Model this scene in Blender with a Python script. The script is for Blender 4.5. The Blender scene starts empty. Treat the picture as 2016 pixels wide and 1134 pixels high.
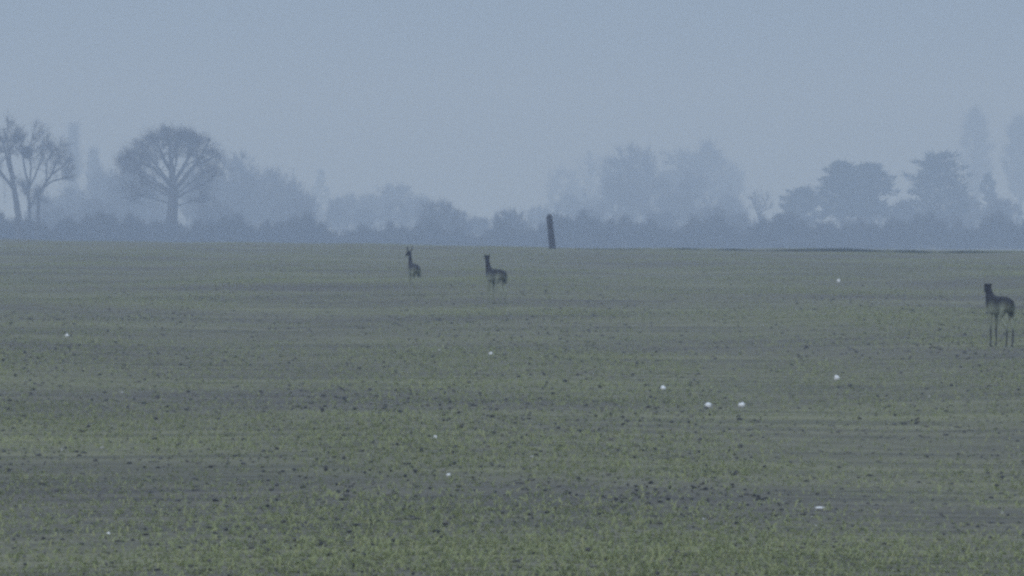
import bpy, bmesh, math, random
import numpy as np
from mathutils import Vector, noise as mnoise

random.seed(7)
RNG = np.random.default_rng(7)
scene = bpy.context.scene
COL = scene.collection

# ------------------------------------------------------------------ camera
FPX = 13700.0            # focal length in photo pixels (photo 2016 wide)
CAM_H = 2.2              # eye height above the field
HORIZON = 396.0          # photo row of the level line of sight
cam_data = bpy.data.cameras.new("camera")
cam_data.sensor_width = 36.0
cam_data.lens = 36.0 * FPX / 2016.0
cam_data.clip_start = 1.0
cam_data.clip_end = 20000.0
cam = bpy.data.objects.new("camera", cam_data)
COL.objects.link(cam)
cam.location = (0, 0, CAM_H)
cam.rotation_euler = (math.radians(90) - math.atan((567.0 - HORIZON) / FPX), 0, 0)
scene.camera = cam

# ------------------------------------------------------------------ sky, sun, exposure
SUN_EL, SUN_AZ = math.radians(38), math.radians(200)
world = bpy.data.worlds.new("World")
scene.world = world
world.use_nodes = True
wn, wl = world.node_tree.nodes, world.node_tree.links
wn.clear()
w_out = wn.new("ShaderNodeOutputWorld")
w_mix = wn.new("ShaderNodeMixShader")
w_mix.inputs[0].default_value = 0.88
bg_sky = wn.new("ShaderNodeBackground")
bg_sky.inputs[1].default_value = 0.06
sky = wn.new("ShaderNodeTexSky")
sky.sky_type = 'NISHITA'
sky.sun_disc = False
sky.sun_elevation = SUN_EL
sky.sun_rotation = SUN_AZ
sky.dust_density = 4.0
wl.new(sky.outputs[0], bg_sky.inputs[0])
bg_cloud = wn.new("ShaderNodeBackground")        # the overcast layer: about three times brighter overhead than at the horizon
tc = wn.new("ShaderNodeTexCoord")
sep = wn.new("ShaderNodeSeparateXYZ")
wl.new(tc.outputs['Generated'], sep.inputs[0])
ramp = wn.new("ShaderNodeValToRGB")
ramp.color_ramp.elements[0].position = 0.0
ramp.color_ramp.elements[0].color = (0.238, 0.335, 0.475, 1)
ramp.color_ramp.elements[1].position = 1.0
ramp.color_ramp.elements[1].color = (0.75, 0.96, 1.31, 1)
wl.new(sep.outputs['Z'], ramp.inputs[0])
cn = wn.new("ShaderNodeTexNoise")
cn.inputs['Scale'].default_value = 5.0
cn.inputs['Detail'].default_value = 4.0
cmap = wn.new("ShaderNodeMapping")
cmap.inputs['Scale'].default_value = (1, 1, 5)
wl.new(tc.outputs['Generated'], cmap.inputs[0])
wl.new(cmap.outputs[0], cn.inputs['Vector'])
mr = wn.new("ShaderNodeMapRange")
mr.inputs['To Min'].default_value = 0.93
mr.inputs['To Max'].default_value = 1.07
wl.new(cn.outputs['Fac'], mr.inputs['Value'])
wl.new(ramp.outputs[0], bg_cloud.inputs[0])
wl.new(mr.outputs[0], bg_cloud.inputs[1])
wl.new(bg_sky.outputs[0], w_mix.inputs[1])
wl.new(bg_cloud.outputs[0], w_mix.inputs[2])
wl.new(w_mix.outputs[0], w_out.inputs['Surface'])

sun_data = bpy.data.lights.new("sun", 'SUN')
sun_data.energy = 0.7
sun_data.angle = math.radians(25)
sun_data.color = (1.0, 0.97, 0.93)
sun = bpy.data.objects.new("sun", sun_data)
COL.objects.link(sun)
d_sun = Vector((math.sin(SUN_AZ) * math.cos(SUN_EL), math.cos(SUN_AZ) * math.cos(SUN_EL), math.sin(SUN_EL)))
sun.rotation_euler = (-d_sun).to_track_quat('-Z', 'Y').to_euler()

scene.view_settings.view_transform = 'Standard'
scene.view_settings.look = 'None'
scene.view_settings.exposure = 0.0
scene.view_settings.gamma = 1.0
scene.cycles.use_denoising = False
scene.cycles.pixel_filter_type = 'BLACKMAN_HARRIS'
scene.cycles.filter_width = 2.8        # the photograph's soft long-lens focus
scene.cycles.max_bounces = 5
scene.cycles.volume_bounces = 1
scene.cycles.use_adaptive_sampling = False

# ------------------------------------------------------------------ helpers
def tag(o, label=None, cat=None, group=None, kind=None):
    if label: o['label'] = label
    if cat: o['category'] = cat
    if group: o['group'] = group
    if kind: o['kind'] = kind
    return o

def empty(name, loc):
    o = bpy.data.objects.new(name, None)
    o.empty_display_size = 0.3
    o.location = loc
    COL.objects.link(o)
    return o

def mesh_obj(name, verts, faces, mat, parent=None, smooth=False, colors=None, origin=None):
    """verts (n,3); faces: list of (m,k) index arrays or list of tuples; verts are local to the parent."""
    me = bpy.data.meshes.new(name)
    verts = np.asarray(verts, dtype=np.float32)
    if not isinstance(faces, list):
        faces = [faces]
    loops = np.concatenate([np.asarray(f, dtype=np.int32).ravel() for f in faces])
    totals = np.concatenate([np.full(len(f), np.asarray(f).shape[1], dtype=np.int32) for f in faces])
    starts = np.concatenate([[0], np.cumsum(totals)[:-1]]).astype(np.int32)
    me.vertices.add(len(verts))
    me.vertices.foreach_set("co", verts.ravel())
    me.loops.add(len(loops))
    me.loops.foreach_set("vertex_index", loops)
    me.polygons.add(len(totals))
    me.polygons.foreach_set("loop_start", starts)
    me.polygons.foreach_set("loop_total", totals)
    me.polygons.foreach_set("use_smooth", np.full(len(totals), smooth))
    me.update()
    me.validate()
    if colors is not None:
        a = me.color_attributes.new("tint", 'FLOAT_COLOR', 'POINT')
        c = np.ones((len(verts), 4), dtype=np.float32)
        c[:, :3] = colors
        a.data.foreach_set("color", c.ravel())
    me.materials.append(mat)
    o = bpy.data.objects.new(name, me)
    COL.objects.link(o)
    if parent: o.parent = parent
    return o

def px(x, y, D):
    """photo pixel (2016 x 1134) seen at distance D -> world point"""
    return np.array([(x - 1008.0) / FPX * D, D, CAM_H + (HORIZON - y) / FPX * D])

def crest_at(x):
    return np.interp(x, [-60, -29, -13, 2, 9, 22, 60], [400, 372, 338, 305, 298, 276, 262])

def ground_z(x, y):
    x = np.asarray(x, dtype=float); y = np.asarray(y, dtype=float)
    t = np.clip((y - crest_at(x)) / 420.0, 0, 1)
    z = -4.6 * t * t * (3 - 2 * t)
    near = np.clip((700 - y) / 200, 0, 1) * np.clip(y / 30, 0, 1)
    z = z + near * (0.035 * np.sin(x * 0.31 + y * 0.045) + 0.03 * np.sin(y * 0.21 - x * 0.12) + 0.02 * np.sin(x * 0.83 + 1.7))
    return z

def d_of_row(y):
    return CAM_H * FPX / (y - HORIZON)

# ------------------------------------------------------------------ materials
def new_mat(name):
    m = bpy.data.materials.new(name)
    m.use_nodes = True
    return m, m.node_tree.nodes, m.node_tree.links, m.node_tree.nodes['Principled BSDF']

def noise_mat(name, c0, c1, scale, rough=0.9, bump=0.0, detail=6.0, attr=False):
    m, n, l, b = new_mat(name)
    t = n.new("ShaderNodeTexCoord")
    nz = n.new("ShaderNodeTexNoise")
    nz.inputs['Scale'].default_value = scale
    nz.inputs['Detail'].default_value = detail
    l.new(t.outputs['Object'], nz.inputs['Vector'])
    r = n.new("ShaderNodeValToRGB")
    r.color_ramp.elements[0].position = 0.32
    r.color_ramp.elements[1].position = 0.68
    r.color_ramp.elements[0].color = (*c0, 1)
    r.color_ramp.elements[1].color = (*c1, 1)
    l.new(nz.outputs['Fac'], r.inputs[0])
    out = r.outputs[0]
    if attr:
        at = n.new("ShaderNodeAttribute"); at.attribute_name = "tint"
        mx = n.new("ShaderNodeMix"); mx.data_type = 'RGBA'; mx.blend_type = 'MULTIPLY'
        mx.inputs[0].default_value = 1.0
        l.new(out, mx.inputs[6]); l.new(at.outputs['Color'], mx.inputs[7])
        out = mx.outputs[2]
    l.new(out, b.inputs['Base Color'])
    b.inputs['Roughness'].default_value = rough
    b.inputs['Specular IOR Level'].default_value = 0.2
    if bump:
        bp = n.new("ShaderNodeBump")
        bp.inputs['Strength'].default_value = bump
        l.new(nz.outputs['Fac'], bp.inputs['Height'])
        l.new(bp.outputs[0], b.inputs['Normal'])
    return m

M_BARK = noise_mat("bark", (0.030, 0.026, 0.022), (0.070, 0.060, 0.050), 3.0, bump=0.4)
M_TWIG = noise_mat("twig", (0.040, 0.034, 0.030), (0.085, 0.068, 0.056), 0.6)
M_NEEDLE = noise_mat("needles", (0.016, 0.028, 0.020), (0.050, 0.066, 0.040), 0.5)
M_HEDGE = noise_mat("hedge_twig", (0.034, 0.034, 0.028), (0.075, 0.066, 0.048), 0.35)
M_POST = noise_mat("weathered_wood", (0.012, 0.009, 0.012), (0.032, 0.026, 0.028), 9.0, bump=0.5)
M_FLINT = noise_mat("flint", (0.72, 0.72, 0.70), (0.88, 0.87, 0.84), 14.0, rough=0.45, bump=0.2)
M_CLOD = noise_mat("dark_soil", (0.034, 0.033, 0.034), (0.075, 0.070, 0.066), 6.0, rough=1.0)
M_CLODS = noise_mat("soil_crumb", (0.85, 0.85, 0.85), (1.0, 1.0, 1.0), 8.0, rough=1.0, attr=True)
M_CROP = noise_mat("crop_leaf", (0.80, 0.80, 0.80), (1.0, 1.0, 1.0), 0.15, rough=0.7, attr=True)
nt = M_CROP.node_tree
pb = nt.nodes['Principled BSDF']
src = pb.inputs['Base Color'].links[0].from_socket
tr = nt.nodes.new("ShaderNodeBsdfTranslucent")
ms = nt.nodes.new("ShaderNodeMixShader"); ms.inputs[0].default_value = 0.35
nt.links.new(src, tr.inputs['Color'])
nt.links.new(pb.outputs[0], ms.inputs[1]); nt.links.new(tr.outputs[0], ms.inputs[2])
nt.links.new(ms.outputs[0], nt.nodes['Material Output'].inputs['Surface'])
M_FUR = noise_mat("fur", (0.75, 0.75, 0.75), (1.0, 1.0, 1.0), 30.0, rough=0.95, attr=True)

# ground: damp brown-grey soil, thin green cast where the crop is up
m, n, l, b = new_mat("field_soil")
t = n.new("ShaderNodeTexCoord")
n1 = n.new("ShaderNodeTexNoise"); n1.inputs['Scale'].default_value = 0.11; n1.inputs['Detail'].default_value = 5
n2 = n.new("ShaderNodeTexNoise"); n2.inputs['Scale'].default_value = 1.6; n2.inputs['Detail'].default_value = 8; n2.inputs['Roughness'].default_value = 0.7
n3 = n.new("ShaderNodeTexNoise"); n3.inputs['Scale'].default_value = 14; n3.inputs['Detail'].default_value = 4
for k in (n1, n2, n3): l.new(t.outputs['Object'], k.inputs['Vector'])
r1 = n.new("ShaderNodeValToRGB")
r1.color_ramp.elements[0].position = 0.35; r1.color_ramp.elements[0].color = (0.156, 0.142, 0.112, 1)
r1.color_ramp.elements[1].position = 0.65; r1.color_ramp.elements[1].color = (0.216, 0.206, 0.128, 1)
l.new(n1.outputs['Fac'], r1.inputs[0])
r2 = n.new("ShaderNodeValToRGB")
r2.color_ramp.elements[0].position = 0.30; r2.color_ramp.elements[0].color = (0.80, 0.80, 0.82, 1)
r2.color_ramp.elements[1].position = 0.70; r2.color_ramp.elements[1].color = (1.14, 1.14, 1.12, 1)
l.new(n2.outputs['Fac'], r2.inputs[0])
mx = n.new("ShaderNodeMix"); mx.data_type = 'RGBA'; mx.blend_type = 'MULTIPLY'; mx.inputs[0].default_value = 1
l.new(r1.outputs[0], mx.inputs[6]); l.new(r2.outputs[0], mx.inputs[7])
# tilth drawn out along the drill direction
mp = n.new("ShaderNodeMapping"); mp.inputs['Scale'].default_value = (0.22, 1.5, 1.0); mp.inputs['Rotation'].default_value = (0, 0, 0.06)
l.new(t.outputs['Object'], mp.inputs[0])
n4 = n.new("ShaderNodeTexNoise"); n4.inputs['Scale'].default_value = 0.8; n4.inputs['Detail'].default_value = 5; n4.inputs['Roughness'].default_value = 0.65
l.new(mp.outputs[0], n4.inputs['Vector'])
r4 = n.new("ShaderNodeValToRGB")
r4.color_ramp.elements[0].position = 0.36; r4.color_ramp.elements[0].color = (0.66, 0.67, 0.72, 1)
r4.color_ramp.elements[1].position = 0.60; r4.color_ramp.elements[1].color = (1.10, 1.10, 1.06, 1)
l.new(n4.outputs['Fac'], r4.inputs[0])
mx2 = n.new("ShaderNodeMix"); mx2.data_type = 'RGBA'; mx2.blend_type = 'MULTIPLY'; mx2.inputs[0].default_value = 1
l.new(mx.outputs[2], mx2.inputs[6]); l.new(r4.outputs[0], mx2.inputs[7])
l.new(mx2.outputs[2], b.inputs['Base Color'])
b.inputs['Roughness'].default_value = 1.0
b.inputs['Specular IOR Level'].default_value = 0.1
bp = n.new("ShaderNodeBump"); bp.inputs['Strength'].default_value = 0.6; bp.inputs['Distance'].default_value = 0.05
l.new(n3.outputs['Fac'], bp.inputs['Height']); l.new(bp.outputs[0], b.inputs['Normal'])
M_SOIL = m

# ------------------------------------------------------------------ terrain
xs = np.unique(np.concatenate([np.linspace(-3000, -100, 30), np.linspace(-100, 100, 101), np.linspace(100, 3000, 30)]))
ys = np.unique(np.concatenate([np.linspace(-300, 0, 11), np.linspace(0, 500, 251), np.linspace(500, 1000, 51), np.linspace(1000, 3000, 41)]))
XX, YY = np.meshgrid(xs, ys)
V = np.stack([XX, YY, ground_z(XX, YY)], -1).reshape(-1, 3)
nx, ny = len(xs), len(ys)
idx = np.arange(nx * ny).reshape(ny, nx)
F = np.stack([idx[:-1, :-1], idx[:-1, 1:], idx[1:, 1:], idx[1:, :-1]], -1).reshape(-1, 4)
g = mesh_obj("field", V, F, M_SOIL, smooth=True)
tag(g, "wide olive-brown winter crop field rising to a low crest", "field", kind="structure")

# ------------------------------------------------------------------ scatter on the field (crop shoots, soil clods)
def patchiness(x, y):
    """0 = bare soil band, 1 = full crop; broad wandering bands plus smaller patches"""
    v = 0.5 + 0.0 * x
    v = v + 0.22 * np.sin(y * 0.145 + x * 0.10 + 0.9 * np.sin(x * 0.21)) + 0.16 * np.sin(y * 0.061 - x * 0.09 + 2.1) \
          + 0.14 * np.sin(x * 0.55 + y * 0.33) + 0.10 * np.sin(y * 0.9 - x * 0.4 + 1.0)
    row = HORIZON + CAM_H * FPX / y
    col = 1008 + x / y * FPX
    # thin bands of bare soil seen across the field, tilted a little down to the right
    b1 = d_of_row(935 + (np.clip(col, -400, 2400) - 600) * 0.045)
    v = v - 0.45 * np.exp(-((y - b1) / 2.6) ** 2)
    b2 = d_of_row(690 + (np.clip(col, -400, 2400) - 1000) * 0.012)
    v = v - 0.38 * np.exp(-((y - b2) / 8.0) ** 2)
    v = v + 0.45 * np.exp(-((y - 39.5) / 4.5) ** 2) + 0.35 * np.clip((y - 150) / 100, 0, 1)
    return np.clip(v, 0.16, 1.1)

def sample_field(count, power, dmin, dmax, margin=1.5):
    """points over the fan of field in and beside the view, density ~ 1/d^power"""
    u = RNG.random(count)
    e = 2.0 - power
    d = np.exp(np.log(dmin) + u * (np.log(dmax) - np.log(dmin))) if abs(e) < 1e-6 else (dmin**e + u * (dmax**e - dmin**e)) ** (1 / e)
    x = (RNG.random(count) * 2 - 1) * 0.0736 * margin * d
    return x, d

def build_crop():
    x, d = sample_field(520000, 1.5, 34.0, 470.0, 1.35)
    keep = RNG.random(len(x)) < patchiness(x, d)
    keep &= d < crest_at(x) + 60
    x, d = x[keep], d[keep]
    # sown in drills running across the view
    d = d + (np.round(d / 0.5) * 0.5 - d) * 0.6
    n_t = len(x)
    nb = 3
    z = ground_z(x, d)
    base = np.repeat(np.stack([x, d, z], -1), nb, 0)
    N = n_t * nb
    base[:, :2] += RNG.normal(0, 0.02, (N, 2))
    az = RNG.random(N) * 2 * np.pi
    lean = RNG.random(N) * 1.0 + 0.3
    h = RNG.gamma(6.0, 0.0058, N) + 0.008
    dirv = np.stack([np.cos(az) * np.sin(lean), np.sin(az) * np.sin(lean), np.cos(lean)], -1)
    side = np.stack([-np.sin(az), np.cos(az), 0 * az], -1) * (0.0035 + 0.004 * RNG.random(N))[:, None]
    base[:, 2] -= 0.01
    mid = base + dirv * (h * 0.6)[:, None]
    tip = mid + dirv * (h * 0.4)[:, None] + np.stack([np.cos(az), np.sin(az), -0.35 + 0 * az], -1) * (h * 0.35)[:, None]
    V = np.stack([base - side, base + side, mid + side, mid - side, tip], 1).reshape(-1, 3)
    i = np.arange(N)[:, None] * 5
    quads = i + np.array([[0, 1, 2, 3]])
    tris = i + np.array([[3, 2, 4]])
    pal = np.array([[0.125, 0.150, 0.070], [0.150, 0.165, 0.085], [0.100, 0.125, 0.062], [0.170, 0.160, 0.100], [0.190, 0.190, 0.130]])
    pick = RNG.choice(len(pal), n_t, p=[.3, .3, .2, .14, .06])
    c = np.array([2.44, 2.36, 1.98]) * (pal[pick] * 0.32 + pal.mean(0) * 0.68) * (0.88 + 0.24 * RNG.random((n_t, 1)))
    colors = np.repeat(np.repeat(c, nb, 0), 5, 0)
    o = mesh_obj("crop_shoots", V, [quads, tris], M_CROP, colors=colors)
    tag(o, "short grey-green young cereal shoots covering the field", "crop", kind="stuff")

def ico(sub):
    bm = bmesh.new()
    bmesh.ops.create_icosphere(bm, subdivisions=sub, radius=1.0)
    v = np.array([q.co for q in bm.verts]); f = np.array([[w.index for w in q.verts] for q in bm.faces])
    bm.free()
    return v, f

def build_clods():
    x, d = sample_field(52000, 2.05, 34.0, 380.0)
    pt = patchiness(x, d)
    clump = 0.5 + 0.5 * np.sin(x * 2.3 + 3 * np.sin(d * 0.7)) * np.sin(d * 1.9 + 1.3 * np.sin(x * 1.1))
    keep = RNG.random(len(x)) < np.clip((1.0 - 0.75 * pt) * (0.45 + 0.55 * clump), 0.05, 1)
    keep &= d < crest_at(x)
    x, d = x[keep], d[keep]
    N = len(x)
    v0, f0 = ico(1)
    r = np.minimum(0.0035 + RNG.gamma(1.8, 0.0036, N), 0.018) * np.clip(0.45 + d / 130, 0.75, 1.1)
    sc = np.stack([r * (0.9 + 0.9 * RNG.random(N)), r * (0.9 + 0.9 * RNG.random(N)), r * (0.6 + 0.5 * RNG.random(N))], -1)
    V = v0[None] * (1 + 0.22 * RNG.normal(size=(N, len(v0), 1))) * sc[:, None, :]
    V = V + np.stack([x, d, ground_z(x, d) + r * 0.45], -1)[:, None, :]
    F = (np.arange(N)[:, None, None] * len(v0) + f0[None]).reshape(-1, 3)
    c = np.array([[0.052, 0.052, 0.052], [0.095, 0.092, 0.085], [0.19, 0.18, 0.15]])[RNG.choice(3, N, p=[.36, .39, .25])] * (0.8 + 0.4 * RNG.random((N, 1)))
    o = mesh_obj("soil_clods", V.reshape(-1, 3), F, M_CLODS, colors=np.repeat(c, len(v0), 0))
    tag(o, "dark crumbled clods of soil scattered among the shoots", "soil", kind="stuff")

def build_margin():
    """low dark grass along the right half of the crest"""
    N = 16000
    col = np.where(RNG.random(N) < 0.03, 1088 + RNG.normal(0, 16, N), 1150 + RNG.random(N) * 1150)
    x = (col - 1008) / FPX * 295
    y = crest_at(x) + np.where(col < 1140, 6, 18) + RNG.random(N) * 8
    z = ground_z(x, y)
    tall = 0.05 + 0.08 * (0.5 + 0.5 * np.sin(x * 1.9 + 2 * np.sin(x * 0.7))) * np.clip((col - 1120) / 150, 0.2, 1)
    h = tall * (0.6 + 0.6 * RNG.random(N))
    az = RNG.random(N) * 6.283
    s = np.stack([np.cos(az), np.sin(az), 0 * az], -1) * 0.012
    b0 = np.stack([x, y, z - 0.02], -1)
    tip = b0 + np.stack([RNG.normal(0, .05, N), RNG.normal(0, .05, N), h], -1)
    V = np.stack([b0 - s, b0 + s, tip], 1).reshape(-1, 3)
    F = (np.arange(N)[:, None] * 3 + np.array([[0, 1, 2]]))
    c = np.array([0.045, 0.055, 0.032]) * (0.7 + 0.6 * RNG.random((N, 1)))
    o = mesh_obj("margin_grass", V, F, M_CROP, colors=np.repeat(c, 3, 0))
    tag(o, "thin dark line of rough grass along the field crest", "grass", kind="stuff")

build_crop(); build_clods(); build_margin()

# ------------------------------------------------------------------ white flints lying on the crop
FL0, FLF = ico(2)
def flint(cx, cy, wpx, hpx, label, tone=1.0):
    d = d_of_row(cy + hpx * 0.3)
    s = d / FPX
    x = (cx - 1008) * s
    k_ = 0.47 if tone > 0.8 and wpx > 11 else 0.42
    rx, rz = wpx * s * k_, hpx * s * k_
    rr = np.random.default_rng(int(cx * 7 + cy))
    ph = rr.random(6) * 6.28
    bump = 1 + 0.13 * np.sin(FL0[:, 0] * 3 + ph[0]) + 0.11 * np.sin(FL0[:, 1] * 4 + ph[1]) + 0.10 * np.sin(FL0[:, 2] * 3.5 + ph[2]) + 0.05 * np.sin(FL0 @ np.array([5, 6, -5]) + ph[3])
    V = FL0 * bump[:, None] * np.array([rx, (rx + rz) / 2, rz])
    gz = float(ground_z(x, d))
    o = mesh_obj("flint_stone", V, FLF, M_FLINT if tone > 0.8 else M_FLINT_DULL, smooth=True)
    o.location = (x, d, gz + rz * 0.75)
    tag(o, label, "stone", "white flints lying on the field")
M_FLINT_DULL = noise_mat("dull_flint", (0.26, 0.27, 0.24), (0.44, 0.43, 0.38), 14.0, rough=0.6, bump=0.2)
for a in [
    (132, 662, 8, 9, "pale flint on the left of the field, beneath the three-trunked bare trees", 1),
    (966, 699, 8, 9, "small pale flint in the field straight below the middle deer"),
    (1306, 755, 12, 12, "bright white flint, the upper left one of three lying close together", 1),
    (1394, 795, 13, 13, "brightest round white flint, the lowest of three lying close together", 1),
    (1460, 792, 12, 13, "bright white flint, the one on the right of three lying close together", 1),
    (1648, 734, 12, 13, "bright white flint lying alone below the spreading pines", 1),
    (1651, 553, 9, 9, "small white flint high on the field just under the crest", 1),
    (1830, 771, 7, 8, "small dull flint to the right of the lone bright one", 0),
    (857, 873, 10, 8, "flattish pale flint, the upper of two near the field's dark soil band", 1),
    (883, 941, 9, 9, "small white flint lying in the dark soil band, lower of two", 1),
    (1615, 994, 19, 7, "long flat pale flint lying on its side in the dark soil band", 1),
    (1599, 1016, 8, 8, "small dull flint just below the long flat one", 0),
    (1607, 1037, 7, 6, "tiny dull flint, lowest of those below the long flat one", 0),
    (213, 1054, 9, 9, "small pale flint alone at the lower left of the field", 1),
    (121, 894, 9, 8, "dull grey flint at the left edge of the dark soil band, left of two", 0),
    (200, 890, 12, 7, "dull grey flattened flint at the left of the dark soil band, right of two", 0),
    (240, 770, 7, 7, "tiny dull flint in the left part of the field midway down", 0),
    (865, 690, 7, 7, "tiny dull flint a little left of the one below the middle deer", 0),
    (1047, 906, 9, 7, "dull grey flint right of the two small white ones at the soil band", 0),
    (1974, 999, 8, 8, "dull grey flint at the right edge in the dark soil band", 0),
    (1386, 1027, 9, 7, "dull grey flint below the dark soil band, between long flint and centre", 0),
]:
    flint(a[0], a[1], a[2], a[3], a[4], a[5] if len(a) > 5 else 1)

# ------------------------------------------------------------------ tubes and trees
def tubes(segs, sides):
    S = np.asarray(segs, dtype=float)           # n x 8 : p0 p1 r0 r1
    P0, P1, R0, R1 = S[:, :3], S[:, 3:6], S[:, 6], S[:, 7]
    d = P1 - P0
    d /= np.maximum(np.linalg.norm(d, axis=1, keepdims=True), 1e-9)
    ref = np.where(np.abs(d[:, 2:3]) > 0.9, np.array([[1.0, 0, 0]]), np.array([[0, 0, 1.0]]))
    u = np.cross(d, ref); u /= np.linalg.norm(u, axis=1, keepdims=True)
    v = np.cross(d, u)
    a = np.arange(sides) * 2 * np.pi / sides
    ring = u[:, None, :] * np.cos(a)[None, :, None] + v[:, None, :] * np.sin(a)[None, :, None]
    A = P0[:, None] + ring * R0[:, None, None]
    B = P1[:, None] + ring * R1[:, None, None]
    V = np.concatenate([A, B], 1).reshape(-1, 3)
    k = np.arange(sides)
    q = np.stack([k, (k + 1) % sides, (k + 1) % sides + sides, k + sides], -1)
    F = (np.arange(len(S))[:, None, None] * 2 * sides + q[None]).reshape(-1, 4)
    return V, F

def spikes(P, D, L, R, rng):
    """thin three-sided twigs that taper to a point, a little bent"""
    n_ = len(P)
    D = D / np.linalg.norm(D, axis=1, keepdims=True)
    ref = np.where(np.abs(D[:, 2:3]) > 0.9, np.array([[1.0, 0, 0]]), np.array([[0, 0, 1.0]]))
    u = np.cross(D, ref); u /= np.linalg.norm(u, axis=1, keepdims=True)
    v = np.cross(D, u)
    a = np.arange(3) * 2 * np.pi / 3
    ring = (u[:, None] * np.cos(a)[None, :, None] + v[:, None] * np.sin(a)[None, :, None]) * R[:, None, None]
    tip = P + D * L[:, None] + rng.normal(0, 0.12, (n_, 3)) * L[:, None]
    V = np.concatenate([P[:, None] + ring, tip[:, None]], 1).reshape(-1, 3)
    f = np.array([[0, 1, 3], [1, 2, 3], [2, 0, 3]])
    F = (np.arange(n_)[:, None, None] * 4 + f[None]).reshape(-1, 3)
    return V, F

def curve(p0, p1, bend, n_, r0, r1, rng, wob):
    p0, p1 = np.asarray(p0, float), np.asarray(p1, float)
    Lh = np.linalg.norm(p1 - p0)
    c = (p0 + p1) / 2 + np.asarray(bend) * Lh
    t = np.linspace(0, 1, n_ + 1)[:, None]
    P = (1 - t) ** 2 * p0 + 2 * t * (1 - t) * c + t ** 2 * p1
    P[1:-1] += rng.normal(0, wob * Lh, (n_ - 1, 3))
    R = r0 + (r1 - r0) * t[:, 0]
    return P, R

def add_path(segs, P, R):
    for i in range(len(P) - 1):
        segs.append((*P[i], *P[i + 1], R[i], R[i + 1]))

def finish_tree(root, trunk_segs, limb_segs, twigP, twigD, twigL, twigR, rng, mat_twig=None):
    V, F = tubes(trunk_segs, 7)
    mesh_obj("trunk", V, F, M_BARK, root, smooth=True)
    V1, F1 = tubes(limb_segs, 4)
    V2, F2 = spikes(twigP, twigD, twigL, twigR, rng)
    mesh_obj("crown", np.concatenate([V1, V2]), [F1, F2 + len(V1)], mat_twig or M_TWIG, root)

def ramify(starts, center, rad, rng, n_sub, n_subsub, limbs, spread=0.55, up=0.25, r_scale=1.0, sub_len=1.0):
    """grow two orders of branches off limb paths, kept in the crown envelope; returns points and directions that carry twigs"""
    pts, dirs = [], []
    for (P, R) in starts:
        Lh = np.linalg.norm(P[-1] - P[0])
        for _ in range(n_sub):
            f = 0.25 + 0.75 * rng.random()
            i = min(int(f * (len(P) - 1)), len(P) - 2)
            p = P[i] + (P[i + 1] - P[i]) * rng.random()
            d0 = P[i + 1] - P[i]; d0 = d0 / np.linalg.norm(d0)
            d = d0 * 0.8 + rng.normal(0, spread, 3) + np.array([0, 0, up])
            d /= np.linalg.norm(d)
            L = Lh * (0.25 + 0.35 * rng.random()) * (1.15 - 0.5 * f) * sub_len
            q = p + d * L
            e = (q - center) / rad
            ne = np.linalg.norm(e)
            if ne > 1: q = center + e / ne * rad * (0.78 + 0.32 * rng.random())
            r = max(R[i] * 0.5 * min(1.0, r_scale * 1.2), 0.035 * r_scale)
            Pb, Rb = curve(p, q, (rng.normal(0, .08), rng.normal(0, .08), 0.06), 3, r, r * 0.35, rng, 0.03)
            add_path(limbs, Pb, Rb)
            for _ in range(n_subsub):
                g_ = 0.2 + 0.8 * rng.random()
                j = min(int(g_ * 3), 2)
                p2 = Pb[j] + (Pb[j + 1] - Pb[j]) * rng.random()
                d2 = d * 0.8 + rng.normal(0, spread, 3) + np.array([0, 0, up])
                d2 /= np.linalg.norm(d2)
                q2 = p2 + d2 * L * (0.3 + 0.35 * rng.random())
                e = (q2 - center) / rad
                ne = np.linalg.norm(e)
                if ne > 1.05: q2 = center + e / ne * rad * (0.84 + 0.32 * rng.random())
                Pc, Rc = curve(p2, q2, (0, 0, 0.05), 2, r * 0.4, r * 0.18, rng, 0.03)
                add_path(limbs, Pc, Rc)
                for w in Pc:
                    pts.append(w); dirs.append(d2)
            for w in Pb[1:]:
                pts.append(w); dirs.append(d)
    return np.array(pts), np.array(dirs)

def grow_twigs(pts, dirs, n_, length, radius, rng, center, rad, up=0.35, rnd=0.7):
    k = rng.integers(0, len(pts), n_)
    P = pts[k] + rng.normal(0, 0.15 * length, (n_, 3))
    D = dirs[k] * 0.7 + rng.normal(0, rnd, (n_, 3)) + np.array([0, 0, up])
    L = length * (0.4 + 0.9 * rng.random(n_)) * np.where(rng.random(n_) < 0.12, 1.9, 1.0)
    R = radius * (0.7 + 0.6 * rng.random(n_))
    return P, D, L, R

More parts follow.
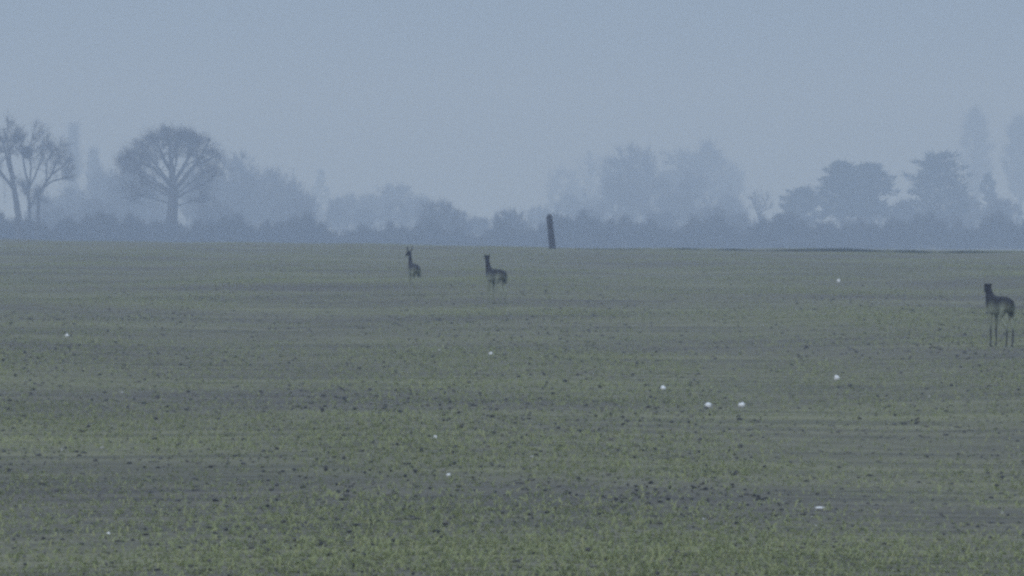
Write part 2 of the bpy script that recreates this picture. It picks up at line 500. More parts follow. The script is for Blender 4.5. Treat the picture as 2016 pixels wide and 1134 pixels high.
def bare_tree(cx, ytop, hw, D, label, name="bare_tree", trunk_frac=0.28, n_limbs=12, n_sub=6, n_subsub=4, twigs=5000,
              twig_r=0.03, seed=0, trunk_r=None, low=0.0, slim=False, cat="tree", group="bare trees and thickets in the haze"):
    """cx, ytop, hw in photo pixels at distance D (metres)"""
    rng = np.random.default_rng(seed + int(cx * 3 + ytop))
    s = D / FPX
    top = px(cx, ytop, D)
    gz = float(ground_z(top[0], D))
    H = top[2] - gz
    W = hw * s
    root = empty(name, (top[0], D, gz))
    if low >= 0.9: trunk_frac = 0.10
    z0 = H * trunk_frac
    cz = (H + z0 * (1 - low)) / 2 if low < 0.9 else H * 0.40
    center = np.array([0, 0, cz]); rad = np.array([W, W, H - cz])
    r0 = trunk_r or H * 0.022
    trunk, limbs, starts = [], [], []
    fork = np.array([rng.normal(0, .02) * H, 0, z0 + H * 0.05])
    Pt, Rt = curve((0, 0, -0.3), fork, (rng.normal(0, .03), 0, 0), 5, r0 * 1.25, r0 * 0.85, rng, 0.01)
    add_path(trunk, Pt, Rt)
    if slim:
        lead, Rl = curve(fork, (0, 0, H * 0.97), (0, 0, 0), 6, r0 * 0.85, r0 * 0.15, rng, 0.006)
        add_path(trunk, lead, Rl)
    for i in range(n_limbs):
        a = 2.39996 * i + rng.random() * 0.8
        if slim:
            f = i / n_limbs
            p0 = lead[0] + (lead[-1] - lead[0]) * f * 0.9
            tp = min(1.0, 0.35 + 3 * f) * (1.02 - f) ** 0.65 * (0.7 + 0.5 * rng.random())
            tgt = p0 + np.array([math.cos(a) * W * 0.85 * tp, math.sin(a) * W * 0.85 * tp, H * (0.04 + 0.13 * tp)])
        else:
            p0 = Pt[-1 - (i % 2)] + rng.normal(0, 0.02 * H, 3) * [1, 1, 0.5]
            el = rng.uniform(-0.25 - 0.5 * low, 1.35)
            tgt = center + rad * np.array([math.cos(a) * math.cos(el), math.sin(a) * math.cos(el), math.sin(el)]) * (0.45 + 0.57 * rng.random() ** 0.7)
            tgt[2] = max(tgt[2], H * 0.12)
        P, R = curve(p0, tgt, (0, 0, 0.04), 6, r0 * (0.5 if not slim else .25), r0 * 0.1, rng, 0.02)
        add_path(trunk if not slim else limbs, P, R)
        starts.append((P, R))
    pts, dirs = ramify(starts, center, rad, rng, n_sub + (3 if low >= 0.9 else 0), n_subsub, limbs, up=0.25 if not slim else 0.7, spread=0.65 if not slim else 0.35)
    TP, TD, TL, TR = grow_twigs(pts, dirs, int(twigs * (1.05 if low >= 0.9 else 0.65 if slim else 1)), H * 0.085, twig_r, rng, center, rad, up=0.7 if not slim else 1.1)
    finish_tree(root, trunk, limbs, TP, TD, TL, TR, rng)
    tag(root, label, cat, group)
    return root

def thicket(cx, ytop, hw, D, label, stems=16, twigs=4800, twig_r=0.035, seed=0, name="bush", cat="bush", lumps=4,
            group="bare trees and thickets in the haze"):
    """many-stemmed bare bush that is leafless but dense right down to the ground"""
    rng = np.random.default_rng(seed + int(cx * 5 + ytop))
    s = D / FPX
    top = px(cx, ytop, D)
    gz = float(ground_z(top[0], D))
    H = top[2] - gz
    W = hw * s
    root = empty(name, (top[0], D, gz))
    stemsegs, limbs, starts = [], [], []
    center = np.array([0, 0, H * 0.35]); rad = np.array([W, W * 0.8, H * 0.65])
    for i in range(stems):
        a = rng.random() * 6.283
        bx = (rng.random() * 2 - 1) * W * 0.7
        p0 = np.array([bx, rng.normal(0, .2) * W, -0.2])
        el = rng.uniform(0.15, 1.5)
        k = 0.6 + 0.42 * rng.random()
        tgt = center + rad * k * np.array([math.cos(a) * math.cos(el), math.sin(a) * math.cos(el), math.sin(el)])
        tgt[0] = tgt[0] * 0.6 + bx * 0.4 if abs(tgt[0]) > W * 0.3 else bx * 0.6 + tgt[0]
        P, R = curve(p0, tgt, (0, 0, 0.08), 5, H * 0.014, H * 0.004, rng, 0.03)
        add_path(stemsegs, P, R)
        starts.append((P, R))
    pts, dirs = ramify(starts, center, rad, rng, 6, 4, limbs, spread=0.7, up=0.3)
    TP, TD, TL, TR = grow_twigs(pts, dirs, twigs, max(H * 0.13, 0.6), twig_r, rng, center, rad, up=1.0, rnd=0.7)
    for i in range(stems):
        V, F = tubes(stemsegs[i * 5:i * 5 + 5], 5)
        mesh_obj("stem", V, F, M_BARK, root, smooth=True)
    V1, F1 = tubes(limbs, 3)
    V2, F2 = spikes(TP, TD, TL, TR, rng)
    mesh_obj("crown", np.concatenate([V1, V2]), [F1, F2 + len(V1)], M_TWIG, root)
    tag(root, label, cat, group)
    return root

def traced_tree(D, paths, crown_c, crown_r, label, twigs=4000, twig_r=0.028, seed=1, n_sub=7, n_subsub=5, depth=1.0, twig_len=None):
    """a near bare tree whose main limbs follow the photograph; paths: (list of (x,y) photo pixels, width0 px, width1 px, y-depth in m at tip)"""
    rng = np.random.default_rng(seed)
    s = D / FPX
    b = px(paths[0][0][0][0], paths[0][0][0][1], D)
    gz = float(ground_z(b[0], D))
    root = empty("bare_tree", (b[0], D, gz))
    org = np.array([b[0], D, gz])
    trunk, limbs, starts = [], [], []
    for (pl, w0, w1, dep) in paths:
        P = np.array([px(x, y, D) - org for x, y in pl])
        n_ = len(P)
        d0 = dep[0] if isinstance(dep, tuple) else 0.0
        d1 = dep[1] if isinstance(dep, tuple) else dep
        P[:, 1] += np.linspace(d0, d1, n_)
        # densify smoothly
        t = np.linspace(0, n_ - 1, (n_ - 1) * 3 + 1)
        Pd = np.stack([np.interp(t, np.arange(n_), P[:, k]) for k in range(3)], -1)
        Pd[1:-1] = (Pd[:-2] + 2 * Pd[1:-1] + Pd[2:]) / 4 + rng.normal(0, 0.03, (len(Pd) - 2, 3))
        R = np.linspace(w0, w1, len(Pd)) * s / 2
        add_path(trunk, Pd, R)
        if w0 < 14: starts.append((Pd[len(Pd) // 6:], R[len(Pd) // 6:]))
    base = trunk[0]
    trunk.insert(0, (base[0], base[1], -0.3, base[0], base[1], base[2], base[6] * 1.15, base[6]))
    c = px(crown_c[0], crown_c[1], D) - org
    rad = np.array([crown_r[0] * s, crown_r[0] * s * 0.8, crown_r[1] * s])
    pts, dirs = ramify(starts, c, rad, rng, n_sub, n_subsub, limbs, spread=0.85, up=0.3, sub_len=1.15, r_scale=0.55)
    H = c[2] + rad[2]
    TP, TD, TL, TR = grow_twigs(pts, dirs, twigs, twig_len or H * 0.06, twig_r, rng, c, rad)
    finish_tree(root, trunk, limbs, TP, TD, TL, TR, rng)
    tag(root, label, "tree", "bare trees and thickets in the haze")
    return root

# --- the three trees at the left edge and the nest
traced_tree(850, [
    ([(38, 455), (37, 425), (30, 385), (24, 345)], 15, 9, 0),
    ([(24, 345), (14, 315), (6, 285), (-2, 262)], 8, 2, (0, 1.5)),
    ([(25, 348), (19, 310), (17, 278), (9, 254)], 7, 2, (0, -1.2)),
    ([(28, 375), (10, 350), (-14, 320), (-30, 280)], 7, 2, (0, -1)),
    ([(18, 300), (28, 280), (36, 264)], 4, 1.5, (-0.45, 1)),
], (14, 325), (70, 112), "bare tree at the far left edge with the thickest trunk, forking upward", twigs=1700, twig_r=0.019, seed=11, n_sub=7, n_subsub=4, twig_len=0.8)
traced_tree(855, [
    ([(58, 455), (58, 405), (56, 365)], 7, 5, 0),
    ([(56, 368), (48, 330), (44, 300), (40, 268)], 5, 1.5, (0, 1)),
    ([(57, 365), (62, 325), (58, 290), (68, 262)], 4, 1.5, (0, -1)),
    ([(57, 372), (74, 335), (86, 305), (98, 280)], 4.5, 1.5, (0, .7)),
], (64, 322), (52, 84), "slender bare tree holding a dark nest, between two other trunks", twigs=1700, twig_r=0.019, seed=12, n_sub=7, n_subsub=4, twig_len=0.8)
traced_tree(845, [
    ([(75, 455), (75, 405), (77, 378)], 8, 6, 0),
    ([(77, 380), (88, 362), (102, 342), (114, 312), (119, 284)], 6, 1.5, (0, 1)),
    ([(79, 374), (104, 355), (126, 352), (142, 338)], 5, 1.5, (0, -1)),
    ([(90, 360), (92, 325), (104, 296)], 4, 1.5, (.25, -.7)),
    ([(102, 343), (128, 325), (140, 302)], 4, 1.5, (.5, .7)),
], (106, 336), (58, 76), "bare tree with thin trunk curving out to the right, beside the nest tree", twigs=1700, twig_r=0.019, seed=13, n_sub=7, n_subsub=4, twig_len=0.8)

def nest():
    D = 855
    c = px(53, 299, D)
    s = D / FPX
    rng = np.random.default_rng(5)
    n_ = 2600
    p = rng.normal(size=(n_, 3)); p /= np.linalg.norm(p, axis=1, keepdims=True)
    p[:, 2] = np.where(p[:, 2] > 0.25, 0.25, p[:, 2])
    P = p * np.array([10 * s, 10 * s, 13 * s]) * np.where(p[:, 2:3] < -0.5, 0.85, 1.0) * (0.35 + 0.65 * rng.random((n_, 1)))
    D_ = np.cross(p, rng.normal(size=(n_, 3))) + rng.normal(0, 0.2, (n_, 3))
    V, F = spikes(P, D_, 0.35 + 0.4 * rng.random(n_), np.full(n_, 0.04), rng)
    o = mesh_obj("nest", V, F, M_BARK)
    o.location = (c[0], c[1], c[2])
    tag(o, "large dark stick nest lodged high in the slender bare tree", "nest")
nest()

# --- the large spreading tree
big = [([(338, 458), (339, 430), (342, 395), (341, 365), (338, 335), (336, 312)], 27, 8, 0)]
for i, (pl, w, dep) in enumerate([
    ([(336, 316), (335, 295), (330, 272), (323, 246)], 9, 1.0),
    ([(338, 335), (326, 315), (312, 290), (302, 272), (292, 266)], 6, -1.5),
    ([(341, 372), (322, 350), (300, 330), (280, 305), (262, 294)], 8, 1.6),
    ([(341, 384), (312, 366), (282, 350), (256, 330), (240, 326)], 7, -1.0),
    ([(300, 330), (276, 322), (248, 308)], 5, (0.8, 1.2)),
    ([(336, 325), (344, 305), (352, 282), (366, 258)], 6, -1.8),
    ([(341, 360), (356, 338), (370, 312), (384, 285), (394, 262)], 10, 2.0),
    ([(342, 376), (362, 352), (384, 325), (402, 298), (410, 280), (416, 272)], 12, -1.0),
    ([(384, 325), (404, 318), (422, 308), (434, 300)], 6, (-0.5, 1.5)),
    ([(343, 392), (374, 374), (404, 362), (430, 342)], 6, -1.6),
    ([(340, 350), (346, 322), (348, 296), (347, 264)], 6, 2.6),
    ([(339, 345), (326, 322), (316, 296), (310, 268)], 6, -2.6),
    ([(370, 312), (372, 290), (378, 268)], 5, (1.0, -2.2)),
    ([(340, 392), (316, 376), (288, 362), (262, 358)], 5, -2.4),
    ([(341, 404), (310, 392), (272, 384), (238, 390)], 3.5, 1.4),
    ([(342, 408), (378, 396), (412, 388)], 3.5, -1.0),
    ([(341, 380), (300, 352), (262, 326), (232, 318)], 5, 0.6),
    ([(343, 388), (366, 366), (396, 348), (420, 330)], 5, 2.4),
    ([(341, 366), (316, 336), (292, 310), (276, 284)], 6, 2.6),
]):
    big.append((pl, w * 0.9, 1.8, dep))
traced_tree(900, big, (334, 340), (108, 84), "large bare tree with a thick trunk and wide fan of limbs", twigs=10500, twig_r=0.017, seed=29, n_sub=17, n_subsub=4, twig_len=0.85)

# --- other bare trees, by distance
bare_tree(145, 240, 15, 2050, "tall narrow faint tree right of the nest tree", "poplar_tree", slim=True, n_limbs=26, trunk_frac=0.12, twigs=4500, twig_r=0.07)
bare_tree(184, 290, 18, 1900, "faint upright tree between the narrow tall tree and the big bare tree", slim=True, n_limbs=20, trunk_frac=0.12, twigs=4000, twig_r=0.07)
bare_tree(246, 300, 48, 1350, "rounded leafless tree close behind the big bare tree's left side", low=1.0, twigs=7000, twig_r=0.04)
bare_tree(300, 330, 55, 1400, "low rounded leafless tree directly behind the big bare trunk", low=1.0, twigs=6000, twig_r=0.04, seed=2)
bare_tree(392, 330, 50, 1380, "rounded leafless tree behind the big bare tree's right side", low=1.0, twigs=6000, twig_r=0.04, seed=3)
bare_tree(470, 305, 62, 1400, "broad rounded leafless tree right of the big bare tree", low=1.0, n_limbs=16, twigs=9000, twig_r=0.045)
bare_tree(548, 338, 58, 1420, "leafless tree sloping down to the right, left of the faint spire tree", low=1.0, n_limbs=15, twigs=8000, twig_r=0.045)
bare_tree(770, 360, 52, 1750, "pale leafless tree above the low bushes left of the deer", low=1.0, twigs=6500, twig_r=0.05)
bare_tree(820, 382, 40, 1700, "smaller pale leafless tree adjoining the low bushes above the deer", low=1.0, twigs=5000, twig_r=0.05)
bare_tree(1112, 330, 52, 2300, "very faint leafless tree standing above the leaning post", low=1.0, twigs=5000, twig_r=0.06)
bare_tree(1172, 300, 60, 2300, "very faint tall leafless tree right of the leaning post", low=1.0, twigs=6500, twig_r=0.06)
bare_tree(1246, 288, 68, 1650, "darker round-crowned leafless tree, left of the two big hazy crowns", low=0.6, n_limbs=16, twigs=9000, twig_r=0.048)
bare_tree(1362, 282, 80, 1950, "wide pale leafless crown, right of the darker round-crowned tree", low=0.6, n_limbs=17, twigs=9500, twig_r=0.052)
bare_tree(1345, 335, 62, 1650, "lower darker leafless tree in front of the wide pale crown", low=1.0, twigs=8000, twig_r=0.045)
bare_tree(1432, 318, 42, 2200, "very faint leafless tree on the right flank of the wide pale crown", low=1.0, twigs=4500, twig_r=0.06)
bare_tree(1495, 373, 30, 1250, "small sparse bare tree standing alone left of the pines", twigs=420, n_sub=4, n_subsub=2, twig_r=0.03, trunk_frac=0.45, n_limbs=8)
bare_tree(1918, 208, 52, 2300, "tall faint tree rising behind the rightmost pine", "poplar_tree", slim=True, n_limbs=30, trunk_frac=0.12, twigs=5200, twig_r=0.07)
bare_tree(2004, 228, 42, 2150, "tall faint tree at the right edge of the view", "poplar_tree", slim=True, n_limbs=30, trunk_frac=0.12, twigs=6000, twig_r=0.07)

# --- thickets and bushes
for args in [
    (205, 338, 34, 1550, "pale upright scrub between the narrow tall tree and the big bare tree"),
    (140, 372, 46, 1450, "pale scrub under the narrow tall faint tree"),
    (88, 388, 44, 1400, "pale scrub seen between the three left-hand trunks"),
    (678, 388, 40, 1650, "faint scrub just right of the spire-shaped conifer"),
    (728, 384, 36, 1700, "faint scrub at the left foot of the two pale trees"),
    (1065, 408, 40, 1700, "faint scrub in the gap left of the leaning post"),
    (250, 345, 72, 1450, "tall pale thicket at the left foot of the big bare tree"),
    (400, 352, 66, 1480, "tall pale thicket at the right foot of the big bare tree"),
    (512, 340, 74, 1500, "tall pale thicket beneath the broad rounded tree"),
    (596, 378, 46, 1450, "tall pale scrub where the tree line dips beside the spire tree"),
    (800, 398, 80, 1500, "pale scrub beneath the two pale trees above the deer"),
    (1140, 385, 76, 1700, "pale tall scrub right of the leaning post"),
    (1235, 352, 84, 1550, "tall scrub filling the space below the darker round-crowned tree"),
    (1330, 365, 80, 1500, "tall scrub below the wide pale crown"),
    (1418, 385, 58, 1550, "tall scrub on the right slope below the wide pale crown"),
    (1690, 402, 84, 1400, "scrub filling in beneath the dense pine pair"),
    (1905, 392, 60, 1450, "scrub between the broad pine and the pointed conifer"),
    (190, 395, 60, 1250, "low tangle of bushes right of the nest tree"),
    (112, 410, 50, 1200, "low bushes behind the nest tree's trunks"),
    (420, 400, 60, 1150, "bushes at the foot of the trees right of the big bare tree"),
    (580, 395, 52, 1300, "bushes under the sloping leafless tree"),
    (660, 398, 36, 1500, "small bush beneath the faint spire tree"),
    (715, 412, 38, 1450, "pale low bush left of the low dark bush group"),
    (862, 400, 48, 1100, "dark upright bush above the deer, left of the gap of sky"),
    (905, 418, 30, 1120, "small dark bush filling the right shoulder of the upright bush"),
    (940, 430, 28, 1300, "low bush in the gap between two darker bushes"),
    (1003, 416, 46, 1080, "round dark bush just left of the leaning post"),
    (1085, 425, 44, 1500, "pale bush directly behind the leaning post"),
    (1160, 415, 50, 1350, "low bushes right of the leaning post"),
    (1290, 420, 60, 1250, "bushes under the darker round-crowned tree"),
    (1400, 412, 55, 1250, "bushes under the wide pale crown"),
    (1455, 425, 40, 1200, "low bush left of the small sparse tree"),
    (1545, 428, 46, 1200, "low bush at the foot of the spreading pine"),
    (1780, 400, 34, 1300, "bush in the gap between the pine pair and the broad pine"),
    (1860, 425, 60, 1200, "bushes at the foot of the broad pine"),
    (1975, 395, 50, 1350, "dense bushes at the right edge under the tall faint trees"),
]:
    thicket(*args)

# --- conifers
def needle_cloud(C, Rr, per, size, rng):
    """flattened pads of small needle clumps; C (n,3) centres, Rr (n,3) radii"""
    n_ = len(C) * per
    k = np.repeat(np.arange(len(C)), per)
    p = rng.normal(size=(n_, 3)); p /= np.linalg.norm(p, axis=1, keepdims=True)
    rr = rng.random((n_, 1)) ** 0.4
    P = C[k] + p * rr * Rr[k]
    D_ = p + rng.normal(0, 0.6, (n_, 3)) + np.array([0, 0, 0.35])
    return spikes(P, D_, size * (0.6 + 0.8 * rng.random(n_)), size * (0.16 + 0.12 * rng.random(n_)), rng)

def pine(cx, ytop, hw, D, label, ybot=440, tiers=9, pads=70, per=60, spread_top=0.35, seed=0, name="pine_tree", fingers=None):
    rng = np.random.default_rng(seed + int(cx))
    s = D / FPX
    top = px(cx, ytop, D)
    gz = float(ground_z(top[0], D))
    H = top[2] - gz
    W = hw * s
    zb = max(CAM_H + (HORIZON - ybot) * s - gz, 0.8)
    root = empty(name, (top[0], D, gz))
    trunk, limbs = [], []
    P, R = curve((0, 0, -0.3), (rng.normal(0, .2), rng.normal(0, .2), H * 0.95), (0.02, 0, 0), 8, H * 0.026, H * 0.006, rng, 0.006)
    add_path(trunk, P, R)
    C, RR = [], []
    for i in range(pads):
        f = (i + rng.random()) / pads
        z = zb + (H - zb) * f
        prof = (1 - f) ** 0.75 * (1 - spread_top) + spread_top * math.sqrt(max(1 - f ** 3, 0))
        prof *= min(1.0, 0.55 + 2.2 * f)
        a = rng.random() * 6.283
        rr = W * prof * (0.40 + 0.66 * rng.random() ** 0.6)
        c = np.array([math.cos(a) * rr, math.sin(a) * rr, z])
        pr = W * (0.11 + 0.12 * rng.random())
        c[2] = min(c[2], H - pr * 0.45)
        C.append(c); RR.append((pr * 1.15, pr * 1.15, pr * 0.55))
        st = np.array([0, 0, max(z - rr * 0.25, zb * 0.6)])
        Pb, Rb = curve(st, c, (0, 0, 0.05), 3, H * 0.008, H * 0.003, rng, 0.02)
        add_path(limbs, Pb, Rb)
    for fx, fy, fr in (fingers or []):          # boughs that stand out of the outline
        c = px(fx, fy, D) - np.array([top[0], D, gz])
        c[1] = rng.normal(0, 0.4)
        C.append(c); RR.append((fr * s * 1.5, fr * s * 1.2, fr * s * 0.7))
        Pb, Rb = curve((0, 0, max(c[2] - 0.8, 0.5)), c, (0, 0, 0.0), 3, H * 0.008, H * 0.003, rng, 0.02)
        add_path(limbs, Pb, Rb)
    V, F = tubes(trunk, 7)
    V0, F0 = tubes(limbs, 4)
    mesh_obj("trunk", np.concatenate([V, V0]), [F, F0 + len(V)], M_BARK, root, smooth=True)
    V, F = needle_cloud(np.array(C), np.array(RR), per, 0.42, rng)
    Ca, Ra = np.array(C), np.array(RR)
    kk = np.repeat(np.arange(len(Ca)), 7)
    out = Ca[kk] * [1, 1, 0]; out /= np.maximum(np.linalg.norm(out, axis=1, keepdims=True), 0.1)
    out = out + rng.normal(0, 0.35, out.shape) + [0, 0, 0.45]
    Vb, Fb = spikes(Ca[kk] + out * Ra[kk] * 0.5, out, W * 0.09 + W * 0.22 * rng.random(len(kk)), np.full(len(kk), W * 0.030), rng)
    V, F = np.concatenate([V, Vb]), np.concatenate([F, Fb + len(V)])
    mesh_obj("crown", V, F, M_NEEDLE, root)
    tag(root, label, "tree", "conifers in the haze")

pine(1582, 373, 46, 1300, "lowest spreading pine with ragged boughs, at the left of the pine group", ybot=440, pads=85, spread_top=0.35,
     fingers=[(1548, 392, 9), (1560, 380, 9), (1584, 372, 10), (1606, 382, 9), (1545, 405, 8)])
pine(1657, 320, 52, 1280, "taller left pine of the adjoining dense pair", ybot=425, pads=130, spread_top=0.10,
     fingers=[(1654, 324, 9), (1634, 336, 8), (1625, 355, 9), (1618, 372, 9), (1672, 340, 9)])
pine(1712, 324, 56, 1290, "right pine of the adjoining dense pair", ybot=425, pads=135, spread_top=0.14, seed=3,
     fingers=[(1702, 328, 8), (1720, 330, 9), (1732, 345, 9), (1752, 352, 8), (1758, 380, 9), (1745, 368, 10)])
pine(1850, 303, 60, 1320, "broad pine with side boughs held level, right of the dense pair", ybot=435, pads=135, spread_top=0.30,
     fingers=[(1845, 308, 13), (1866, 310, 11), (1794, 348, 8), (1808, 356, 9), (1812, 322, 8), (1890, 332, 8), (1900, 348, 9), (1800, 378, 8), (1890, 380, 10)])
pine(1945, 342, 30, 1500, "pointed conifer at the right, between broad pine and the edge", name="conifer_tree", ybot=440, pads=60, spread_top=0.05)
pine(631, 335, 26, 2300, "faint spire-shaped conifer standing alone in the haze", name="conifer_tree", ybot=425, pads=60, spread_top=0.0, per=50)

# --- hedges along the far side of the dip
def hedge(c0, c1, top_fn, D0, D1, label, n_twigs, seed):
    rng = np.random.default_rng(seed)
    col = c0 + rng.random(n_twigs) * (c1 - c0)
    f = (col - c0) / (c1 - c0)
    D = D0 + (D1 - D0) * f + rng.normal(0, 1.6, n_twigs)
    x = (col - 1008) / FPX * D
    gz = ground_z(x, D)
    lump = 11 * np.sin(col * 0.031 + seed + 1.3 * np.sin(col * 0.013)) + 9 * np.sin(col * 0.094 + 2 * seed + np.sin(col * 0.05)) + 5 * np.sin(col * 0.23 + 0.5 * seed) + rng.normal(0, 3.5, n_twigs)
    ztop = CAM_H + (HORIZON - (top_fn(col) - lump)) / FPX * D
    u = rng.random(n_twigs) ** 0.9
    z = gz + (ztop - gz) * u * 0.93
    P = np.stack([x, D, z], -1)
    Dr = np.stack([rng.normal(0, .7, n_twigs), rng.normal(0, .7, n_twigs), 0.5 + 0.4 * rng.random(n_twigs)], -1)
    V, F = spikes(P, Dr, 0.5 + 0.7 * rng.random(n_twigs), 0.03 + 0.03 * rng.random(n_twigs), rng)
    stems = []
    k = int((c1 - c0) / 4)
    for i in range(k):
        cc = c0 + (c1 - c0) * (i + rng.random()) / k
        Dd = D0 + (D1 - D0) * (cc - c0) / (c1 - c0)
        xx = (cc - 1008) / FPX * Dd
        g0 = float(ground_z(xx, Dd))
        zz = CAM_H + (HORIZON - top_fn(np.array([cc]))[0]) / FPX * Dd
        Pb, Rb = curve((xx, Dd, g0 - 0.2), (xx + rng.normal(0, .6), Dd + rng.normal(0, .6), g0 + (zz - g0) * 0.9), (0, 0, 0), 3, 0.07, 0.025, rng, 0.03)
        add_path(stems, Pb, Rb)
    V1, F1 = tubes(stems, 4)
    org = np.array([(c0 + c1) / 2 / FPX * D0 - 1008 / FPX * D0, D0, 0])
    root = empty("hedge", org)
    root.location.z = float(ground_z(org[0], D0)); org[2] = root.location.z
    mesh_obj("stems", V1 - org, F1, M_BARK, root)
    mesh_obj("twigs", V - org, F, M_HEDGE, root)
    tag(root, label, "hedge", "hedges beyond the crest")

hedge(-260, 640, lambda c: 437 + 0 * c, 840, 930, "dark hedge running under the left-hand bare trees", 34000, 1)
hedge(560, 1120, lambda c: 452 - 4 * np.sin((c - 560) / 90), 930, 960, "low hedge beyond the crest behind the two standing deer", 17000, 2)
hedge(1040, 2280, lambda c: 438 + 3 * np.sin(c / 70), 950, 1000, "long dark hedge running from the leaning post under the pines", 46000, 3)

# ------------------------------------------------------------------ leaning post on the crest
def post():
    x0, y0 = 1087, 489
    D = 319.0
    X = (x0 - 1008) / FPX * D
    gz = float(ground_z(X, D))
    s = D / FPX
    rows = [(489, 1087.5, 13), (476, 1086.5, 13), (462, 1085, 12.5), (448, 1083.5, 12), (436, 1082, 12), (428, 1081.3, 11.5), (424, 1081.5, 9), (421.5, 1082, 5)]
    rng = np.random.default_rng(3)
    rings, sides = [], 14
    ztop_ref = CAM_H + (HORIZON - 489) / FPX * D
    rows = [(489 + 14, 1088.5, 13)] + rows
    for (yy, xx, w) in rows:
        c = np.array([(xx - 1008) * s - X, 0, CAM_H + (HORIZON - yy) * s - gz])
        a = np.arange(sides) * 2 * np.pi / sides
        rr = w * s / 2 * (1 + 0.05 * np.sin(3 * a + 1) + 0.04 * rng.normal(size=sides))
        rings.append(np.stack([c[0] + np.cos(a) * rr, np.sin(a) * rr, np.full(sides, c[2])], -1))
    V = np.concatenate(rings + [rings[-1].mean(0, keepdims=True) + np.array([[0, 0, 0.01]])])
    F = []
    for r in range(len(rings) - 1):
        for k in range(sides):
            F.append((r * sides + k, r * sides + (k + 1) % sides, (r + 1) * sides + (k + 1) % sides, (r + 1) * sides + k))
    T = [((len(rings) - 1) * sides + k, (len(rings) - 1) * sides + (k + 1) % sides, len(V) - 1) for k in range(sides)]
    o = mesh_obj("wooden_post", V, [np.array(F), np.array(T)], M_POST, smooth=True)
    o.location = (X, D, gz)
    tag(o, "dark rounded wooden post leaning left on the field crest", "post")
post()

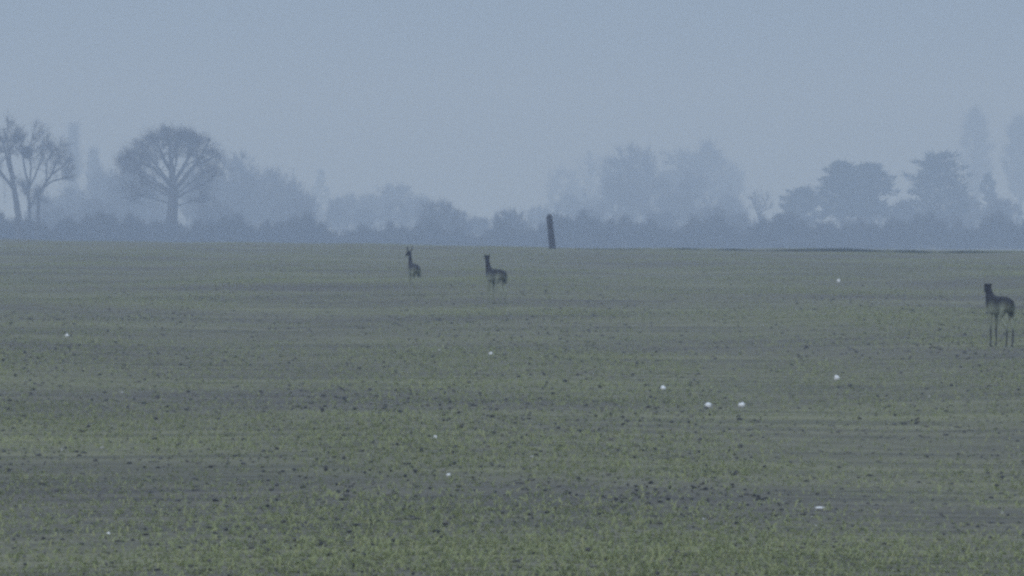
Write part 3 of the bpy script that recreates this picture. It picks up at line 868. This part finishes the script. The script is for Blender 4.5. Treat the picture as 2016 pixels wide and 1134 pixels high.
# ------------------------------------------------------------------ deer
def deer(name, loc, rot, label, scale=1.0, head_turn=0.0, neck_lift=1.0, ear_up=1.0, leg_tone=0.27, neck_thin=1.0, dark=1.0, wide=1.0):
    """one continuous skinned body, facing +X; metres"""
    verts, edges, radii = [], [], []
    def v(p, r):
        verts.append(Vector(p)); radii.append(r); return len(verts) - 1
    def chain(start, items):
        prev = start
        for p, r in items:
            k = v(p, r)
            edges.append((prev, k)); prev = k
        return prev
    pelvis = v((-0.36, 0, 0.655), (0.125, 0.135))
    chain(pelvis, [((-0.45, 0, 0.64), (0.075, 0.09)), ((-0.485, 0, 0.61), (0.025, 0.03))])
    spine = chain(pelvis, [((-0.18, 0, 0.625), (0.125, 0.135)), ((0.02, 0, 0.60), (0.13, 0.145))])
    chest = chain(spine, [((0.20, 0, 0.60), (0.12, 0.15))])
    nb = chain(chest, [((0.33, 0, 0.68), (0.085 * neck_thin, 0.11))])
    ct, st_ = math.cos(head_turn), math.sin(head_turn)
    hb = Vector((0.43, 0, 0.68 + 0.28 * neck_lift))
    neck = chain(nb, [((0.385, 0, 0.68 + 0.14 * neck_lift), (0.058 * neck_thin, 0.07 * neck_thin)), (tuple(hb), (0.05, 0.055))])
    def H(dx, dy, dz):
        return (hb.x + dx * ct - dy * st_, hb.y + dx * st_ + dy * ct, hb.z + dz)
    skull = chain(neck, [(H(0.05, 0, 0.035), (0.047, 0.047))])
    chain(skull, [(H(0.12, 0, 0.005), (0.036, 0.038)), (H(0.19, 0, -0.03), (0.024, 0.026)), (H(0.215, 0, -0.04), (0.02, 0.018))])
    for sgn in (1, -1):
        chain(skull, [(H(0.02, sgn * 0.05, 0.06), (0.018, 0.016)), (H(0.0, sgn * (0.045 + 0.04 * ear_up), 0.06 + 0.06 * ear_up), (0.026, 0.016)),
                      (H(-0.06 + 0.045 * ear_up, sgn * (0.05 + 0.055 * ear_up), 0.05 + 0.13 * ear_up), (0.008, 0.006))])
        # fore leg
        chain(chest, [((0.22, sgn * 0.061, 0.50), (0.055, 0.05)), ((0.205, sgn * 0.061, 0.40), (0.036, 0.034)),
                      ((0.225, sgn * 0.058, 0.25), (0.021, 0.021)), ((0.215, sgn * 0.058, 0.08), (0.014, 0.014)),
                      ((0.235, sgn * 0.058, 0.035), (0.016, 0.016)), ((0.25, sgn * 0.058, 0.005), (0.017, 0.014))])
        # hind leg: stifle forward, hock back
        chain(pelvis, [((-0.34, sgn * 0.10, 0.54), (0.075, 0.06)), ((-0.26, sgn * 0.105, 0.43), (0.052, 0.04)),
                       ((-0.37, sgn * 0.068, 0.32), (0.026, 0.024)), ((-0.43, sgn * 0.065, 0.265), (0.021, 0.02)),
                       ((-0.41, sgn * 0.065, 0.08), (0.014, 0.014)), ((-0.39, sgn * 0.065, 0.035), (0.016, 0.016)), ((-0.375, sgn * 0.065, 0.005), (0.017, 0.014))])
    me = bpy.data.meshes.new(name)
    me.from_pydata([tuple(q) for q in verts], edges, [])
    tmp = bpy.data.objects.new(name + "_skeleton", me)
    COL.objects.link(tmp)
    tmp.modifiers.new("skin", 'SKIN')
    if not me.skin_vertices:
        bm = bmesh.new(); bm.from_mesh(me); bm.verts.layers.skin.verify(); bm.to_mesh(me); bm.free()
    for k, sv in enumerate(me.skin_vertices[0].data):
        sv.radius = radii[k]
        sv.use_root = (k == 0)
    tmp.modifiers["skin"].use_smooth_shade = True
    sub = tmp.modifiers.new("sub", 'SUBSURF'); sub.levels = 2; sub.render_levels = 2
    dg = bpy.context.evaluated_depsgraph_get()
    ev = tmp.evaluated_get(dg)
    body = bpy.data.meshes.new_from_object(ev)
    bpy.data.objects.remove(tmp)
    n_ = len(body.vertices)
    co = np.empty(n_ * 3, dtype=np.float32); body.vertices.foreach_get("co", co); co = co.reshape(-1, 3)
    # coat in patches: dark neck, back and rump; drab olive-grey flanks, belly and upper legs; darker shanks
    dk = np.array([0.018, 0.016, 0.020]) * dark
    mid = np.array([0.030, 0.028, 0.029]) * dark
    pale = np.array([0.118, 0.126, 0.088]) * (leg_tone / 0.10)
    shank = np.array([0.075, 0.074, 0.072])
    x_, z_ = co[:, 0], co[:, 2]
    line = 0.60 + 0.02 * np.sin(x_ * 14)
    f = np.clip((z_ - line) / 0.14 + 0.5, 0, 1)[:, None]
    c = pale * (1 - f) + mid * f
    fn = np.clip((x_ - 0.27) / 0.06, 0, 1)[:, None] * np.clip((z_ - 0.56) / 0.06, 0, 1)[:, None]
    c = c * (1 - fn) + dk * fn
    fs = np.clip((0.33 - z_) / 0.10, 0, 1)[:, None] * SHANK
    c = c * (1 - fs) + shank * fs
    # white rump patch of the winter coat
    rp = np.clip((-0.455 - x_) / 0.02, 0, 1)[:, None] * np.clip((z_ - 0.55) / 0.03, 0, 1)[:, None]
    c = c * (1 - 0.0 * rp)
    body.materials.clear(); body.materials.append(M_FUR)
    a = body.color_attributes.new("tint", 'FLOAT_COLOR', 'POINT')
    cc = np.ones((n_, 4), dtype=np.float32); cc[:, :3] = c
    a.data.foreach_set("color", cc.ravel())
    for p in body.polygons: p.use_smooth = True
    o = bpy.data.objects.new("deer", body)
    COL.objects.link(o)
    o.location = loc; o.rotation_euler = (0, 0, rot); o.scale = (scale, scale * wide, scale)
    # eyes, antler-free head; small dark nose pad and eyes as children
    v0, f0 = ico(2)
    for sgn in (1, -1):
        e = mesh_obj("eye", v0 * 0.011 + np.array(H(0.085, sgn * 0.038, 0.035)), f0, M_CLOD, o, smooth=True)
    mesh_obj("nose", v0 * np.array([0.014, 0.016, 0.012]) + np.array(H(0.228, 0, -0.042)), f0, M_CLOD, o, smooth=True)
    tag(o, label, "deer", "deer standing in the field")
    return o

def place(cx, feet_row):
    d = d_of_row(feet_row)
    x = (cx - 1008) / FPX * d
    return (x, d, float(ground_z(x, d)))

SHANK = 0.0
deer("deer", place(814, 584), math.radians(102), "leftmost deer, its neck stretched tall and ears raised", head_turn=math.radians(20), neck_lift=1.0, neck_thin=0.9, ear_up=1.0, wide=0.76)
deer("deer", place(975, 600), math.radians(114), "middle deer standing with head up, nearest the leaning post", head_turn=math.radians(-30), ear_up=0.2, leg_tone=0.25, wide=0.85)
SHANK = 1.0
deer("deer", place(1967, 692), math.radians(108), "deer at the right edge, with its dark legs showing", neck_lift=0.6, neck_thin=1.3, ear_up=0.05, head_turn=math.radians(-12), scale=1.0, wide=0.74, leg_tone=0.27)

# ------------------------------------------------------------------ haze
m = bpy.data.materials.new("haze")
m.use_nodes = True
n, l = m.node_tree.nodes, m.node_tree.links
n.clear()
ho = n.new("ShaderNodeOutputMaterial")
hv = n.new("ShaderNodeVolumePrincipled")
hv.inputs['Color'].default_value = (0.68, 0.80, 1.0, 1)
hv.inputs['Absorption Color'].default_value = (1, 1, 1, 1)
hv.inputs['Density'].default_value = 0.0012
hv.inputs['Anisotropy'].default_value = 0.2
l.new(hv.outputs[0], ho.inputs['Volume'])
bx0, bx1, by0, by1, bz0, bz1 = -3100, 3100, -400, 3100, -5.8, 52.0
V = np.array([(x, y, z) for x in (bx0, bx1) for y in (by0, by1) for z in (bz0, bz1)])
F = np.array([(0, 1, 3, 2), (4, 6, 7, 5), (0, 4, 5, 1), (2, 3, 7, 6), (0, 2, 6, 4), (1, 5, 7, 3)])
hz = mesh_obj("haze", V, F, m)
tag(hz, "pale blue mist thickening towards the far trees", "mist", kind="stuff")
